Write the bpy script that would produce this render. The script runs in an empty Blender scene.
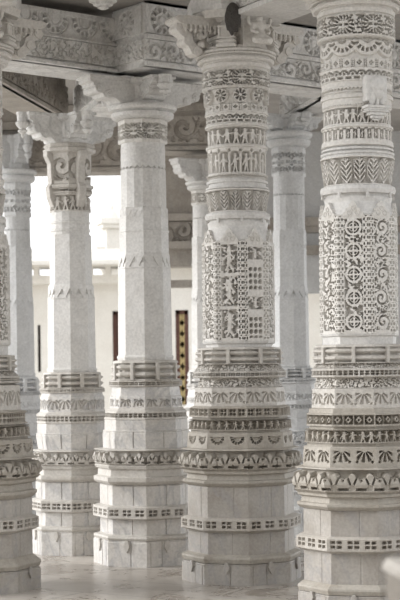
import bpy, bmesh, math, random
import numpy as np
from mathutils import Vector, Matrix

random.seed(7)
F = 1600.0          # focal length in pixels of the 400x600 frame
EYE = 1.5           # eye height in metres
HY = 370.0          # horizon row
ROLL = 0.012        # slight camera roll
scene = bpy.context.scene
COL = scene.collection
PI = math.pi

# ------------------------------------------------------------------ materials
def nodes_mat(name):
    m = bpy.data.materials.new(name); m.use_nodes = True
    nt = m.node_tree
    return m, nt, nt.nodes['Principled BSDF']

def marble(name, base, stain, vein, stain_amt=.5, vein_amt=.35, rough=.55, scale=3.0, bump=.25, spec=.3):
    m, nt, b = nodes_mat(name)
    N, L = nt.nodes, nt.links
    tc = N.new('ShaderNodeTexCoord')
    n1 = N.new('ShaderNodeTexNoise'); n1.inputs['Scale'].default_value = scale
    n1.inputs['Detail'].default_value = 6; n1.inputs['Roughness'].default_value = .65
    L.new(tc.outputs['Object'], n1.inputs['Vector'])
    r1 = N.new('ShaderNodeValToRGB'); r1.color_ramp.elements[0].position = .42; r1.color_ramp.elements[1].position = .72
    L.new(n1.outputs['Fac'], r1.inputs['Fac'])
    mx = N.new('ShaderNodeMix'); mx.data_type = 'RGBA'
    mul = N.new('ShaderNodeMath'); mul.operation = 'MULTIPLY'; mul.inputs[1].default_value = stain_amt
    L.new(r1.outputs['Color'], mul.inputs[0]); L.new(mul.outputs[0], mx.inputs['Factor'])
    mx.inputs['A'].default_value = (*base, 1); mx.inputs['B'].default_value = (*stain, 1)
    # veins
    n2 = N.new('ShaderNodeTexNoise'); n2.inputs['Scale'].default_value = scale * .55
    n2.inputs['Detail'].default_value = 8; n2.inputs['Roughness'].default_value = .6; n2.inputs['Distortion'].default_value = 1.6
    L.new(tc.outputs['Object'], n2.inputs['Vector'])
    r2 = N.new('ShaderNodeValToRGB')
    e = r2.color_ramp.elements; e[0].position = .46; e[0].color = (0, 0, 0, 1); e[1].position = .50; e[1].color = (1, 1, 1, 1)
    k = e.new(.54); k.color = (0, 0, 0, 1)
    L.new(n2.outputs['Fac'], r2.inputs['Fac'])
    mul2 = N.new('ShaderNodeMath'); mul2.operation = 'MULTIPLY'; mul2.inputs[1].default_value = vein_amt
    L.new(r2.outputs['Color'], mul2.inputs[0])
    mx2 = N.new('ShaderNodeMix'); mx2.data_type = 'RGBA'
    L.new(mul2.outputs[0], mx2.inputs['Factor']); L.new(mx.outputs['Result'], mx2.inputs['A'])
    mx2.inputs['B'].default_value = (*vein, 1)
    # fine grain
    n3 = N.new('ShaderNodeTexNoise'); n3.inputs['Scale'].default_value = 55; n3.inputs['Detail'].default_value = 3
    L.new(tc.outputs['Object'], n3.inputs['Vector'])
    mr = N.new('ShaderNodeMapRange'); mr.inputs['From Min'].default_value = .3; mr.inputs['From Max'].default_value = .7
    mr.inputs['To Min'].default_value = .86; mr.inputs['To Max'].default_value = 1.06
    L.new(n3.outputs['Fac'], mr.inputs['Value'])
    mx3 = N.new('ShaderNodeMix'); mx3.data_type = 'RGBA'; mx3.blend_type = 'MULTIPLY'; mx3.inputs['Factor'].default_value = 1
    L.new(mx2.outputs['Result'], mx3.inputs['A']); L.new(mr.outputs['Result'], mx3.inputs['B'])
    L.new(mx3.outputs['Result'], b.inputs['Base Color'])
    b.inputs['Roughness'].default_value = rough
    b.inputs['Specular IOR Level'].default_value = spec
    if bump:
        bp = N.new('ShaderNodeBump'); bp.inputs['Strength'].default_value = bump; bp.inputs['Distance'].default_value = .006
        L.new(n3.outputs['Fac'], bp.inputs['Height']); L.new(bp.outputs['Normal'], b.inputs['Normal'])
    return m

M = {}
M['clean'] = marble('clean white marble', (.71, .70, .685), (.60, .575, .54), (.50, .49, .48), .55, .35)
M['cool'] = marble('cool grey marble', (.64, .645, .65), (.53, .53, .52), (.48, .48, .49), .6, .3)
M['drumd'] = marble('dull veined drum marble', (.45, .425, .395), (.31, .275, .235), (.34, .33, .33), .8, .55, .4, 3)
M['postd'] = marble('shaded side post stone', (.27, .245, .215), (.20, .175, .15), (.2, .18, .16), .7, .2, .7, 4)  # shade on the post's side put into this darker colour
M['ringm'] = marble('dusty band marble', (.52, .49, .45), (.38, .34, .285), (.36, .33, .3), .7, .2, .6, 4)
M['carved'] = marble('carved ivory marble', (.71, .69, .66), (.59, .555, .51), (.6, .56, .5), .55, .15, .6, 4)
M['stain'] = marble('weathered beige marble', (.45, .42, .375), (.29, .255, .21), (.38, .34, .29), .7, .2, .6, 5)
M['warm'] = marble('warm stained marble', (.585, .56, .525), (.42, .385, .335), (.45, .42, .39), .65, .25, .5, 3.5)
M['drum'] = marble('veined drum marble', (.66, .64, .615), (.50, .465, .42), (.40, .40, .41), .75, .55, .4, 3)
M['beam'] = marble('grey beam marble', (.80, .795, .785), (.56, .54, .51), (.3, .3, .3), .8, .3, .6, 4)
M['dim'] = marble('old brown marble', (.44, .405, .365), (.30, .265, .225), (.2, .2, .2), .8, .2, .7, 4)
M['far'] = marble('distant cream marble', (.72, .695, .65), (.58, .54, .48), (.6, .55, .5), .5, .1, .7, 2, 0)
M['ceil'] = marble('dark grey ceiling stone', (.42, .40, .38), (.28, .26, .24), (.2, .2, .2), .7, .2, .8, 2)  # ceiling stone, darker grey than the beams

def plain_mat(name, col, rough=.6, metal=0.0, bumpscale=40, bump=.4):
    m, nt, b = nodes_mat(name)
    n = nt.nodes.new('ShaderNodeTexNoise'); n.inputs['Scale'].default_value = bumpscale
    tc = nt.nodes.new('ShaderNodeTexCoord'); nt.links.new(tc.outputs['Object'], n.inputs['Vector'])
    r = nt.nodes.new('ShaderNodeValToRGB')
    r.color_ramp.elements[0].color = (*[c * .6 for c in col], 1); r.color_ramp.elements[1].color = (*[min(1, c * 1.3) for c in col], 1)
    nt.links.new(n.outputs['Fac'], r.inputs['Fac']); nt.links.new(r.outputs['Color'], b.inputs['Base Color'])
    b.inputs['Roughness'].default_value = rough; b.inputs['Metallic'].default_value = metal
    bp = nt.nodes.new('ShaderNodeBump'); bp.inputs['Strength'].default_value = bump; bp.inputs['Distance'].default_value = .01
    nt.links.new(n.outputs['Fac'], bp.inputs['Height']); nt.links.new(bp.outputs['Normal'], b.inputs['Normal'])
    return m
M['comb'] = plain_mat('grey brown wax comb', (.085, .078, .072), .8, 0, 90, 1)
M['wood'] = plain_mat('dark red wood', (.13, .06, .045), .6)
M['dark'] = plain_mat('painted dark interior', (.12, .10, .085), .8)  # dark colour stands in for the unlit rooms behind the openings
M['gold'] = plain_mat('brass lattice', (.62, .50, .25), .4, .3)
M['red'] = plain_mat('faded red curtain', (.30, .10, .08), .9)

# floor: polished marble slabs, stained, with faint joints
def floor_mat():
    m, nt, b = nodes_mat('polished marble floor')
    N, L = nt.nodes, nt.links
    tc = N.new('ShaderNodeTexCoord')
    mp = N.new('ShaderNodeMapping'); mp.inputs['Rotation'].default_value = (0, 0, math.radians(33))
    L.new(tc.outputs['Object'], mp.inputs['Vector'])
    br = N.new('ShaderNodeTexBrick'); br.inputs['Scale'].default_value = 1.0
    br.inputs['Brick Width'].default_value = 1.1; br.inputs['Row Height'].default_value = .62
    br.inputs['Mortar Size'].default_value = .006; br.inputs['Mortar Smooth'].default_value = .3
    br.inputs['Color1'].default_value = (.60, .565, .52, 1); br.inputs['Color2'].default_value = (.42, .39, .355, 1)
    br.inputs['Mortar'].default_value = (.2, .18, .16, 1)
    L.new(mp.outputs['Vector'], br.inputs['Vector'])
    n = N.new('ShaderNodeTexNoise'); n.inputs['Scale'].default_value = 2.2; n.inputs['Detail'].default_value = 9
    n.inputs['Roughness'].default_value = .68; n.inputs['Distortion'].default_value = 1.2
    L.new(mp.outputs['Vector'], n.inputs['Vector'])
    r = N.new('ShaderNodeValToRGB'); e = r.color_ramp.elements
    e[0].position = .35; e[0].color = (.52, .48, .44, 1); e[1].position = .6; e[1].color = (1, 1, 1, 1)
    L.new(n.outputs['Fac'], r.inputs['Fac'])
    mx = N.new('ShaderNodeMix'); mx.data_type = 'RGBA'; mx.blend_type = 'MULTIPLY'; mx.inputs['Factor'].default_value = 1
    L.new(br.outputs['Color'], mx.inputs['A']); L.new(r.outputs['Color'], mx.inputs['B'])
    L.new(mx.outputs['Result'], b.inputs['Base Color'])
    r3 = N.new('ShaderNodeMapRange'); r3.inputs['To Min'].default_value = .16; r3.inputs['To Max'].default_value = .42
    L.new(n.outputs['Fac'], r3.inputs['Value']); L.new(r3.outputs['Result'], b.inputs['Roughness'])
    bp = N.new('ShaderNodeBump'); bp.inputs['Strength'].default_value = .15; bp.inputs['Distance'].default_value = .01
    L.new(n.outputs['Fac'], bp.inputs['Height']); L.new(bp.outputs['Normal'], b.inputs['Normal'])
    return m
M['floor'] = floor_mat()

# ------------------------------------------------------------------ linking helpers
def link(name, me, mat=None, parent=None, kind=None):
    o = bpy.data.objects.new(name, me); COL.objects.link(o)
    if mat is not None: me.materials.append(mat)
    if parent is not None:
        o.parent = parent
    if kind: o['kind'] = kind
    return o

def thing(name, label, cat, loc, group=None):
    o = bpy.data.objects.new(name, None); COL.objects.link(o)
    o.location = loc; o.empty_display_size = .2
    o['label'] = label; o['category'] = cat; o['kind'] = 'thing'
    if group: o['group'] = group
    return o

def world_root(o):
    v = Vector((0, 0, 0)); p = o
    while p is not None:
        v += p.location; p = p.parent
    return v

def mesh_np(name, co, quads):
    me = bpy.data.meshes.new(name)
    nv, nf = len(co), len(quads)
    me.vertices.add(nv); me.vertices.foreach_set('co', np.asarray(co, dtype=np.float32).ravel())
    me.loops.add(nf * 4); me.loops.foreach_set('vertex_index', np.asarray(quads, dtype=np.int32).ravel())
    me.polygons.add(nf)
    me.polygons.foreach_set('loop_start', np.arange(nf, dtype=np.int32) * 4)
    me.update(calc_edges=True)
    me.polygons.foreach_set('use_smooth', np.zeros(nf, dtype=bool))
    return me

class MB:
    """collects boxes, prisms and lathes, in world coordinates, into one mesh"""
    def __init__(s): s.v = []; s.f = []
    def add(s, vs, fs):
        n = len(s.v); s.v += [tuple(v) for v in vs]; s.f += [tuple(i + n for i in f) for f in fs]
    def obox(s, c, u, hx, hy, z0, z1, top=1.0):
        """box centred c(x,y), x axis direction u, half sizes, top scale"""
        u = Vector((u[0], u[1])).normalized(); w = Vector((-u.y, u.x)); vs = []
        for z, k in ((z0, 1), (z1, top)):
            for a, b in ((-1, -1), (1, -1), (1, 1), (-1, 1)):
                p = Vector((c[0], c[1])) + u * hx * k * a + w * hy * k * b
                vs.append((p.x, p.y, z))
        s.add(vs, [(3, 2, 1, 0), (4, 5, 6, 7), (0, 1, 5, 4), (1, 2, 6, 5), (2, 3, 7, 6), (3, 0, 4, 7)])
    def prism(s, c, u, prof, th):
        """side profile (r, z) list, extruded th across direction u from c"""
        u = Vector((u[0], u[1])).normalized(); w = Vector((-u.y, u.x)); n = len(prof); vs = []
        for sgn in (-1, 1):
            for r, z in prof:
                p = Vector((c[0], c[1])) + u * r + w * (th / 2 * sgn); vs.append((p.x, p.y, z))
        fs = [tuple(range(n)), tuple(range(2 * n - 1, n - 1, -1))]
        for i in range(n):
            j = (i + 1) % n; fs.append((i, i + n, j + n, j))
        s.add(vs, fs)
    def lathe(s, c, prof, n=16, a0=0.0):
        """(r, z) rings from bottom to top"""
        vs = []; fs = []
        for r, z in prof:
            for i in range(n):
                a = a0 + 2 * PI * i / n; vs.append((c[0] + r * math.cos(a), c[1] + r * math.sin(a), z))
        for k in range(len(prof) - 1):
            for i in range(n):
                j = (i + 1) % n; fs.append((k * n + i, k * n + j, (k + 1) * n + j, (k + 1) * n + i))
        fs.append(tuple(range(n - 1, -1, -1))); fs.append(tuple((len(prof) - 1) * n + i for i in range(n)))
        s.add(vs, fs)
    def disc(s, c, axis, r, t, z, n=14):
        """flat disc centred c, horizontal axis direction"""
        ax = Vector((axis[0], axis[1], 0)).normalized(); w = Vector((-ax.y, ax.x, 0)); vs = []; fs = []
        for k, rr in ((-1, r), (1, r)):
            for i in range(n):
                a = 2 * PI * i / n
                p = Vector((c[0], c[1], z)) + ax * (t / 2 * k) + w * (rr * math.cos(a)) + Vector((0, 0, rr * math.sin(a)))
                vs.append(tuple(p))
        for i in range(n):
            j = (i + 1) % n; fs.append((i, j, j + n, i + n))
        fs.append(tuple(range(n - 1, -1, -1))); fs.append(tuple(range(n, 2 * n)))
        s.add(vs, fs)
    def ball(s, c, r, sx=1, sy=1, sz=1, n=12):
        vs = []; fs = []
        for k in range(1, 8):
            a = PI * k / 8
            for i in range(n):
                b = 2 * PI * i / n
                vs.append((c[0] + r * sx * math.sin(a) * math.cos(b), c[1] + r * sy * math.sin(a) * math.sin(b), c[2] - r * sz * math.cos(a)))
        for k in range(6):
            for i in range(n):
                j = (i + 1) % n; fs.append((k * n + i, k * n + j, (k + 1) * n + j, (k + 1) * n + i))
        fs.append(tuple(range(n - 1, -1, -1))); fs.append(tuple(6 * n + i for i in range(n)))
        s.add(vs, fs)
    def build(s, name, mat, parent=None, kind=None, bevel=0, smooth=False):
        off = world_root(parent) if parent is not None else Vector((0, 0, 0))
        me = bpy.data.meshes.new(name)
        me.from_pydata([(v[0] - off.x, v[1] - off.y, v[2] - off.z) for v in s.v], [], s.f); me.update()
        bm = bmesh.new(); bm.from_mesh(me); bmesh.ops.recalc_face_normals(bm, faces=bm.faces[:]); bm.to_mesh(me); bm.free()
        if smooth:
            for p in me.polygons: p.use_smooth = True
        o = link(name, me, mat, parent, kind)
        if bevel:
            md = o.modifiers.new('bevel', 'BEVEL'); md.width = bevel; md.segments = 2; md.limit_method = 'ANGLE'
        return o

# ------------------------------------------------------------------ carving patterns: f(x, y, k) -> depth 0..1
# x in [-a/2, a/2] with a = width/height of the unit, y in [-.5, .5] upward, k = unit index
def S(d, w=.05): return np.clip(.5 - d / w, 0, 1)
def circ(x, y, cx, cy, r): return np.hypot(x - cx, y - cy) - r
def box(x, y, cx, cy, hx, hy): return np.maximum(np.abs(x - cx) - hx, np.abs(y - cy) - hy)
def seg(x, y, x0, y0, x1, y1, r):
    dx, dy = x1 - x0, y1 - y0
    t = np.clip(((x - x0) * dx + (y - y0) * dy) / (dx * dx + dy * dy), 0, 1)
    return np.hypot(x - x0 - t * dx, y - y0 - t * dy) - r
def hsh(i, j, s=0):
    v = np.sin(i * 127.1 + j * 311.7 + s * 74.7) * 43758.5453
    return v - np.floor(v)
def vnoise(x, y, s=0):
    i, j = np.floor(x), np.floor(y); fx, fy = x - i, y - j
    fx = fx * fx * (3 - 2 * fx); fy = fy * fy * (3 - 2 * fy)
    return (hsh(i, j, s) * (1 - fx) + hsh(i + 1, j, s) * fx) * (1 - fy) + (hsh(i, j + 1, s) * (1 - fx) + hsh(i + 1, j + 1, s) * fx) * fy
U = np.minimum; X = np.maximum

def p_pairs(x, y, k):
    d = np.full_like(x, 9.)
    for sx in (-.25, .25):
        for sy in (-.18, .18): d = U(d, box(x, y, sx, sy, .165, .10))
    return S(d)
def p_dent(x, y, k):
    d = np.full_like(x, 9.)
    for sx in (-.25, .25):
        for sy in (-.17, .17): d = U(d, box(x, y, sx, sy, .15, .11))
    return S(d)
def p_slot(x, y, k): return S(box(x, y, 0, 0, .22, .3))
def p_quatre(x, y, k):
    d = np.full_like(x, 9.)
    for sx in (-.2, .2):
        for sy in (-.2, .2): d = U(d, circ(x, y, sx, sy, .15))
    fr = X(np.abs(x) - .47, np.abs(y) - .40)
    return np.maximum(S(d), .35 * S(fr))
def p_diamond(x, y, k):
    fr = np.maximum(np.abs(x), np.abs(y)) - .38
    di = np.abs(x) + np.abs(y) - .30
    return S(X(fr, -di)) + .8 * S(circ(x, y, 0, 0, .08))
def p_figs(x, y, k):
    j = (hsh(k, k * 0 + 3) - .5) * .12; x = x - j
    b = U(circ(x, y, 0, .27, .12), seg(x, y, 0, .1, 0, -.1, .13))
    arm = (hsh(k, k * 0 + 7) - .5) * .5
    b = U(b, seg(x, y, -.08, .1, -.28, arm, .06)); b = U(b, seg(x, y, .08, .1, .28, -arm, .06))
    b = U(b, seg(x, y, -.05, -.15, -.14, -.45, .07)); b = U(b, seg(x, y, .05, -.15, .14, -.45, .07))
    b = U(b, X(np.abs(np.abs(x) - .26) - .03, np.abs(y) - .44)) if np.abs(x).max() < .3 else b
    bg = X(-b, np.abs(y) - .44)
    return S(bg) * (.75 + .25 * vnoise(x * 9 + k * 5, y * 9))
def p_arcade(x, y, k):
    ni = U(box(x, y, 0, -.12, .165, .32), circ(x, y, 0, .22, .165))
    dd = p_figs(x * 2.0, (y + .05) * 1.1, k)
    rim = circ(np.abs(x), y, .225, .40, .05)
    return np.maximum(S(ni) * np.maximum(dd, .1), .7 * S(rim))
def p_lattice(x, y, k):
    n = vnoise(x * 7 + k * 3.1, y * 7, 2)
    vert = np.abs(np.abs(x) - .32) - .05
    return np.where(n > .52, 1., 0.) * S(-vert) * S(np.abs(y) - .43)
def p_scallop(x, y, k):
    r = np.hypot(x, y - .22); a = np.arctan2(y - .22, x)
    ring = X(np.abs(r - .44) - .085, y - .26)
    return S(ring) * (np.sin(a * 13) > -.35) + .35 * S(X(r - .28, y - .22))
def p_fan(x, y, k):
    r = np.hypot(x, y + .38); a = np.arctan2(y + .38, x)
    pet = X(X(.18 - r, r - .72), X(-(y + .3), np.abs(x) - .46))
    return S(pet) * (np.cos(a * 11) > -.1) + .8 * S(U(circ(x, y, -.45, .33, .07), circ(x, y, .45, .33, .07)))
def p_fandown(x, y, k): return p_fan(x, -y, k)
def p_wheelhalf(x, y, k):
    r = np.hypot(x, y - .42); a = np.arctan2(y - .42, x)
    out = S(.80 - r) * .55
    dots = S(np.abs(r - .53) - .085) * (np.cos(a * 16) > -.2)
    inn = S(X(r - .22, .1 - r)) * .8
    top = S(X(np.abs(y - .42) - .05, np.abs(x) - .5)) * .9
    return np.maximum(np.maximum(out, dots * .9), np.maximum(inn, top))
def p_wheel(x, y, k):
    r = np.hypot(x, y - .02); a = np.arctan2(y - .02, x)
    sp = S(X(r - .36, .12 - r)) * (np.cos(a * 8) > -.25)
    out = S(.46 - r) * .75
    return np.maximum(sp, out) * S(np.abs(y) - .49)
def p_medal(x, y, k):
    r = np.hypot(x * .92, y); a = np.arctan2(y, x)
    ring = S(np.abs(r - .35) - .07) * (np.cos(a * 14) > -.15)
    ring2 = S(np.abs(r - .47) - .035) * (np.cos(a * 16 + 1) > -.2)
    face = S(X(r - .22, -(np.abs(x) - .07))) * (np.cos(y * 26) > .25) * .9
    cor = S(-(r - .56)) * (vnoise(x * 11, y * 11, 5) > .45)
    return np.maximum.reduce([ring, ring2, face, cor]) * S(np.abs(y) - .46)
def p_cross(x, y, k):
    d = U(U(circ(x, y, 0, .17, .09), circ(x, y, 0, -.17, .09)), U(circ(x, y, .17, 0, .09), circ(x, y, -.17, 0, .09)))
    side = S(U(np.abs(x - .55), np.abs(x + .55)) - .06) * (np.cos(y * 30) > 0)
    return np.maximum(S(d) * .9, side * .9)
def p_cresc(x, y, k):
    r = np.hypot(x, y + .05)
    arc = S(X(np.abs(r - .33) - .06, -(y + .05)))
    dots = S(circ(x, y, 0, .0, .10)) + S(U(box(x, y, -.25, -.32, .12, .10), box(x, y, .25, -.32, .12, .10)))
    return np.clip(arc + dots + S(circ(x, y, .5, .3, .09)) + S(circ(x, y, -.5, .3, .09)), 0, 1)
def p_zig(x, y, k):
    return .8 * S(y - (.45 - np.abs(x) * 1.6) + .0) * S(-(y + .45)) if False else .8 * S((.1 - np.abs(x)) * 1.2 + y)
def p_leaf(x, y, k):
    # upright leaf, wide in the middle, veined
    w = .245 * np.sqrt(np.clip(1 - ((y + .02) / .50) ** 2, 0, 1))
    out = S(w - np.abs(x)) * 1.0
    ve = (np.cos((y * 1.0 - np.abs(x) * 1.4) * 32) > 0) * S(np.abs(x) - w * .80) * S(.03 - np.abs(x))
    return np.maximum(out, ve * .75)
def p_triangles(x, y, k):
    w = .5 * np.clip((y + .5), 0, 1)
    return .8 * S(w - np.abs(x) , .04)
def p_lotus(x, y, k):
    r = np.hypot(x * 1.5, y + .36); a = np.arctan2(x * 1.5, y + .36)
    edge = .70 * (.80 + .20 * np.abs(np.cos(a * 3.0)))
    d = S(edge - r) * 0 + S(-(r - edge)) * .9
    slit = S(np.abs(np.mod(a * 3.0 / PI + .0, 1) - .5) * r - .045, .03) * (r > .24) * (r < .58)
    d = np.maximum(d, slit * .7)
    d = np.where(U(circ(x, y, 0, -.30, .13), circ(np.abs(x), y, .40, .02, .09)) < 0, .1, d)
    d = np.maximum(d, S(circ(np.abs(x), y, .40, .02, .035)) * .8)
    return np.clip(d, 0, 1) * S(np.abs(y) - .47)
def p_scroll(x, y, k):
    # running vine scroll: spirals alternately up and down
    s = np.where(np.mod(k, 2) < 1, 1., -1.)
    r = np.hypot(x, y * 1.0 + s * .08); a = np.arctan2(y + s * .08, x) * s
    return (np.sin(a + r * 17) > .25) * S(r - .46) * S(np.abs(y) - .44) + .9 * (vnoise(x * 8 + k, y * 8, 9) > .62) * S(.46 - r) * S(np.abs(y) - .42)
def p_wave(x, y, k):
    n = vnoise(x * 5 + k * 9.7, y * 5, 4) + .5 * vnoise(x * 11 + k * 3, y * 11, 8)
    return np.clip((np.abs(n - .78) < .09) * .8, 0, 1) * S(np.abs(y) - .45)
def p_roundel(x, y, k):
    r = np.hypot(x, y * 1.0); a = np.arctan2(y, x)
    return np.maximum(S(np.abs(r - .36) - .08) * (np.cos(a * 10) > -.1), .5 * S(np.abs(r - .47) - .02)) * S(y - .42) + .4 * S(np.abs(r - .17) - .04)
def p_halfround(x, y, k):
    r = np.hypot(x, y - .35); a = np.arctan2(y - .35, x)
    return np.maximum(S(np.abs(r - .58) - .10) * (np.cos(a * 14) > -.1), .55 * S(np.abs(r - .78) - .035)) * S(y - .45) + .35 * S(np.abs(r - .3) - .03) * S(y - .45)
def p_post(x, y, k):
    # everything but a narrow post is cut back
    return S(.10 - np.abs(x))
def p_block(x, y, k):
    return .9 * S(.47 - np.abs(x) + 0 * y, .02)
def p_slabs(x, y, k):
    j = (hsh(k, k * 0 + 1) - .5) * .5
    return .8 * S(np.abs(x - j) - .018, .02) + .6 * S(np.abs(y - .48) - .02, .02)
def p_plain(x, y, k): return np.zeros_like(x)
def p_dotsrow(x, y, k): return S(circ(x, y, 0, 0, .28))
def p_hook(x, y, k):
    return 0 * x + .8 * S(np.abs(circ(x, y, 0, .45, .5)) - .05) * S(y - .4)

def panel_fn(kinds, H):
    """tall octagon facets: bead strips at the edges, carved panel in the middle; H = height/width of a facet"""
    def f(x, y, k):
        # x in facet widths*(1/H) units -> convert to u in [-.5,.5]
        u = x * H; yy = (y + .5) * H
        e = .5 - np.abs(u)
        bm = np.mod(yy, .20) / .20 - .5
        bead = S(X(np.abs(np.abs(e - .085) - .055) - .018, np.abs(bm) - .20), .02)
        bead = np.maximum(bead, .35 * S(X(np.abs(e - .085) - .03, np.abs(np.abs(bm) - .5) - .07), .02))
        inner = S(np.abs(u) - .29, .02) * S(X(.12 - yy, yy - (H - .12)), .02)
        d = np.zeros_like(u); ux = u / .29     # -1..1
        for kk, kind in kinds.items():
            sel = np.mod(k, 8) == kk
            if kind == 'circles':
                n = 5; c = (np.mod(yy / (H / n), 1) - .5) * (H / n) / .29; r = np.hypot(ux, c)
                dd = S(np.abs(r - .60) - .065) * (np.abs(np.sin(2 * np.arctan2(c, ux))) > .3)
                dd = np.maximum(dd, S(r - .38) * (np.abs(ux) > .13) * (np.abs(c) > .13))
                dd = np.maximum(dd, S(.98 - r) * .9 * (vnoise(ux * 5, yy * 17, 1) > .42))
            elif kind == 'vine':
                n = 5; row = np.floor(yy / (H / n)); sg = np.where(np.mod(row, 2) < 1, 1., -1.)
                c = (np.mod(yy / (H / n), 1) - .5) * (H / n) / .29
                r = np.hypot(ux - sg * .1, c); a = np.arctan2(c, ux - sg * .1) * sg
                dd = (np.sin(a + r * 9.5) > .5) * S(r - .88) * (vnoise(ux * 7, yy * 24, 2) > .22)
                dd = np.maximum(dd, S(.9 - r) * (vnoise(ux * 7, yy * 24, 6) > .58))
            elif kind == 'figures':
                n = 3; c = (np.mod(yy / (H / n), 1) - .5)
                fr = S(.43 - np.abs(c)) 
                b = U(circ(ux, c * 3, -.05, .8, .3), seg(ux, c * 3, .0, .5, -.1, -.5, .3))
                b = U(b, seg(ux, c * 3, -.1, -.5, .45, -1.0, .2)); b = U(b, seg(ux, c * 3, .1, .4, .6, .0, .14)); b = U(b, seg(ux, c * 3, -.2, .4, -.6, .7, .12))
                b = U(b, seg(ux, c * 3, -.1, -.6, -.5, -1.1, .16))
                dd = S(-b, .15) * (1 - fr) * np.where(vnoise(ux * 4.5, yy * 16, 3) > .42, 1., .12)
            elif kind == 'grid':
                n = 2; row = np.mod(yy / (H / n), 1)
                top = row > .5
                c = (row - .76) * (H / n) / .29
                b = U(circ(ux, c, 0, .35, .25), seg(ux, c, 0, .2, 0, -.5, .24)); b = U(b, seg(ux, c, -.5, .15, .5, .15, .12))
                d1 = S(-b, .15) * S(np.abs(c) - .75) * np.where(vnoise(ux * 5, yy * 17, 4) > .45, 1., .1)
                gx = np.mod((ux + 1) * 1.5, 1) - .5; gy = np.mod(row * 8, 1) - .5
                d2 = S(np.hypot(gx, gy) - .33, .1)
                dd = np.where(top, d1, d2) * (np.abs(row - .5) > .03) * (row > .04)
            else:
                n = 9; c = np.mod(yy / (H / n), 1) - .5
                r = np.hypot(ux * .6, c)
                dd = ((np.sin(np.arctan2(c, ux) * 3 + r * 9) > .72) | (vnoise(ux * 6, yy * 21, 11) > .68)) * 1.
            d = np.where(sel, dd, d)
        return np.maximum(bead, d * inner)
    return f

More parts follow.
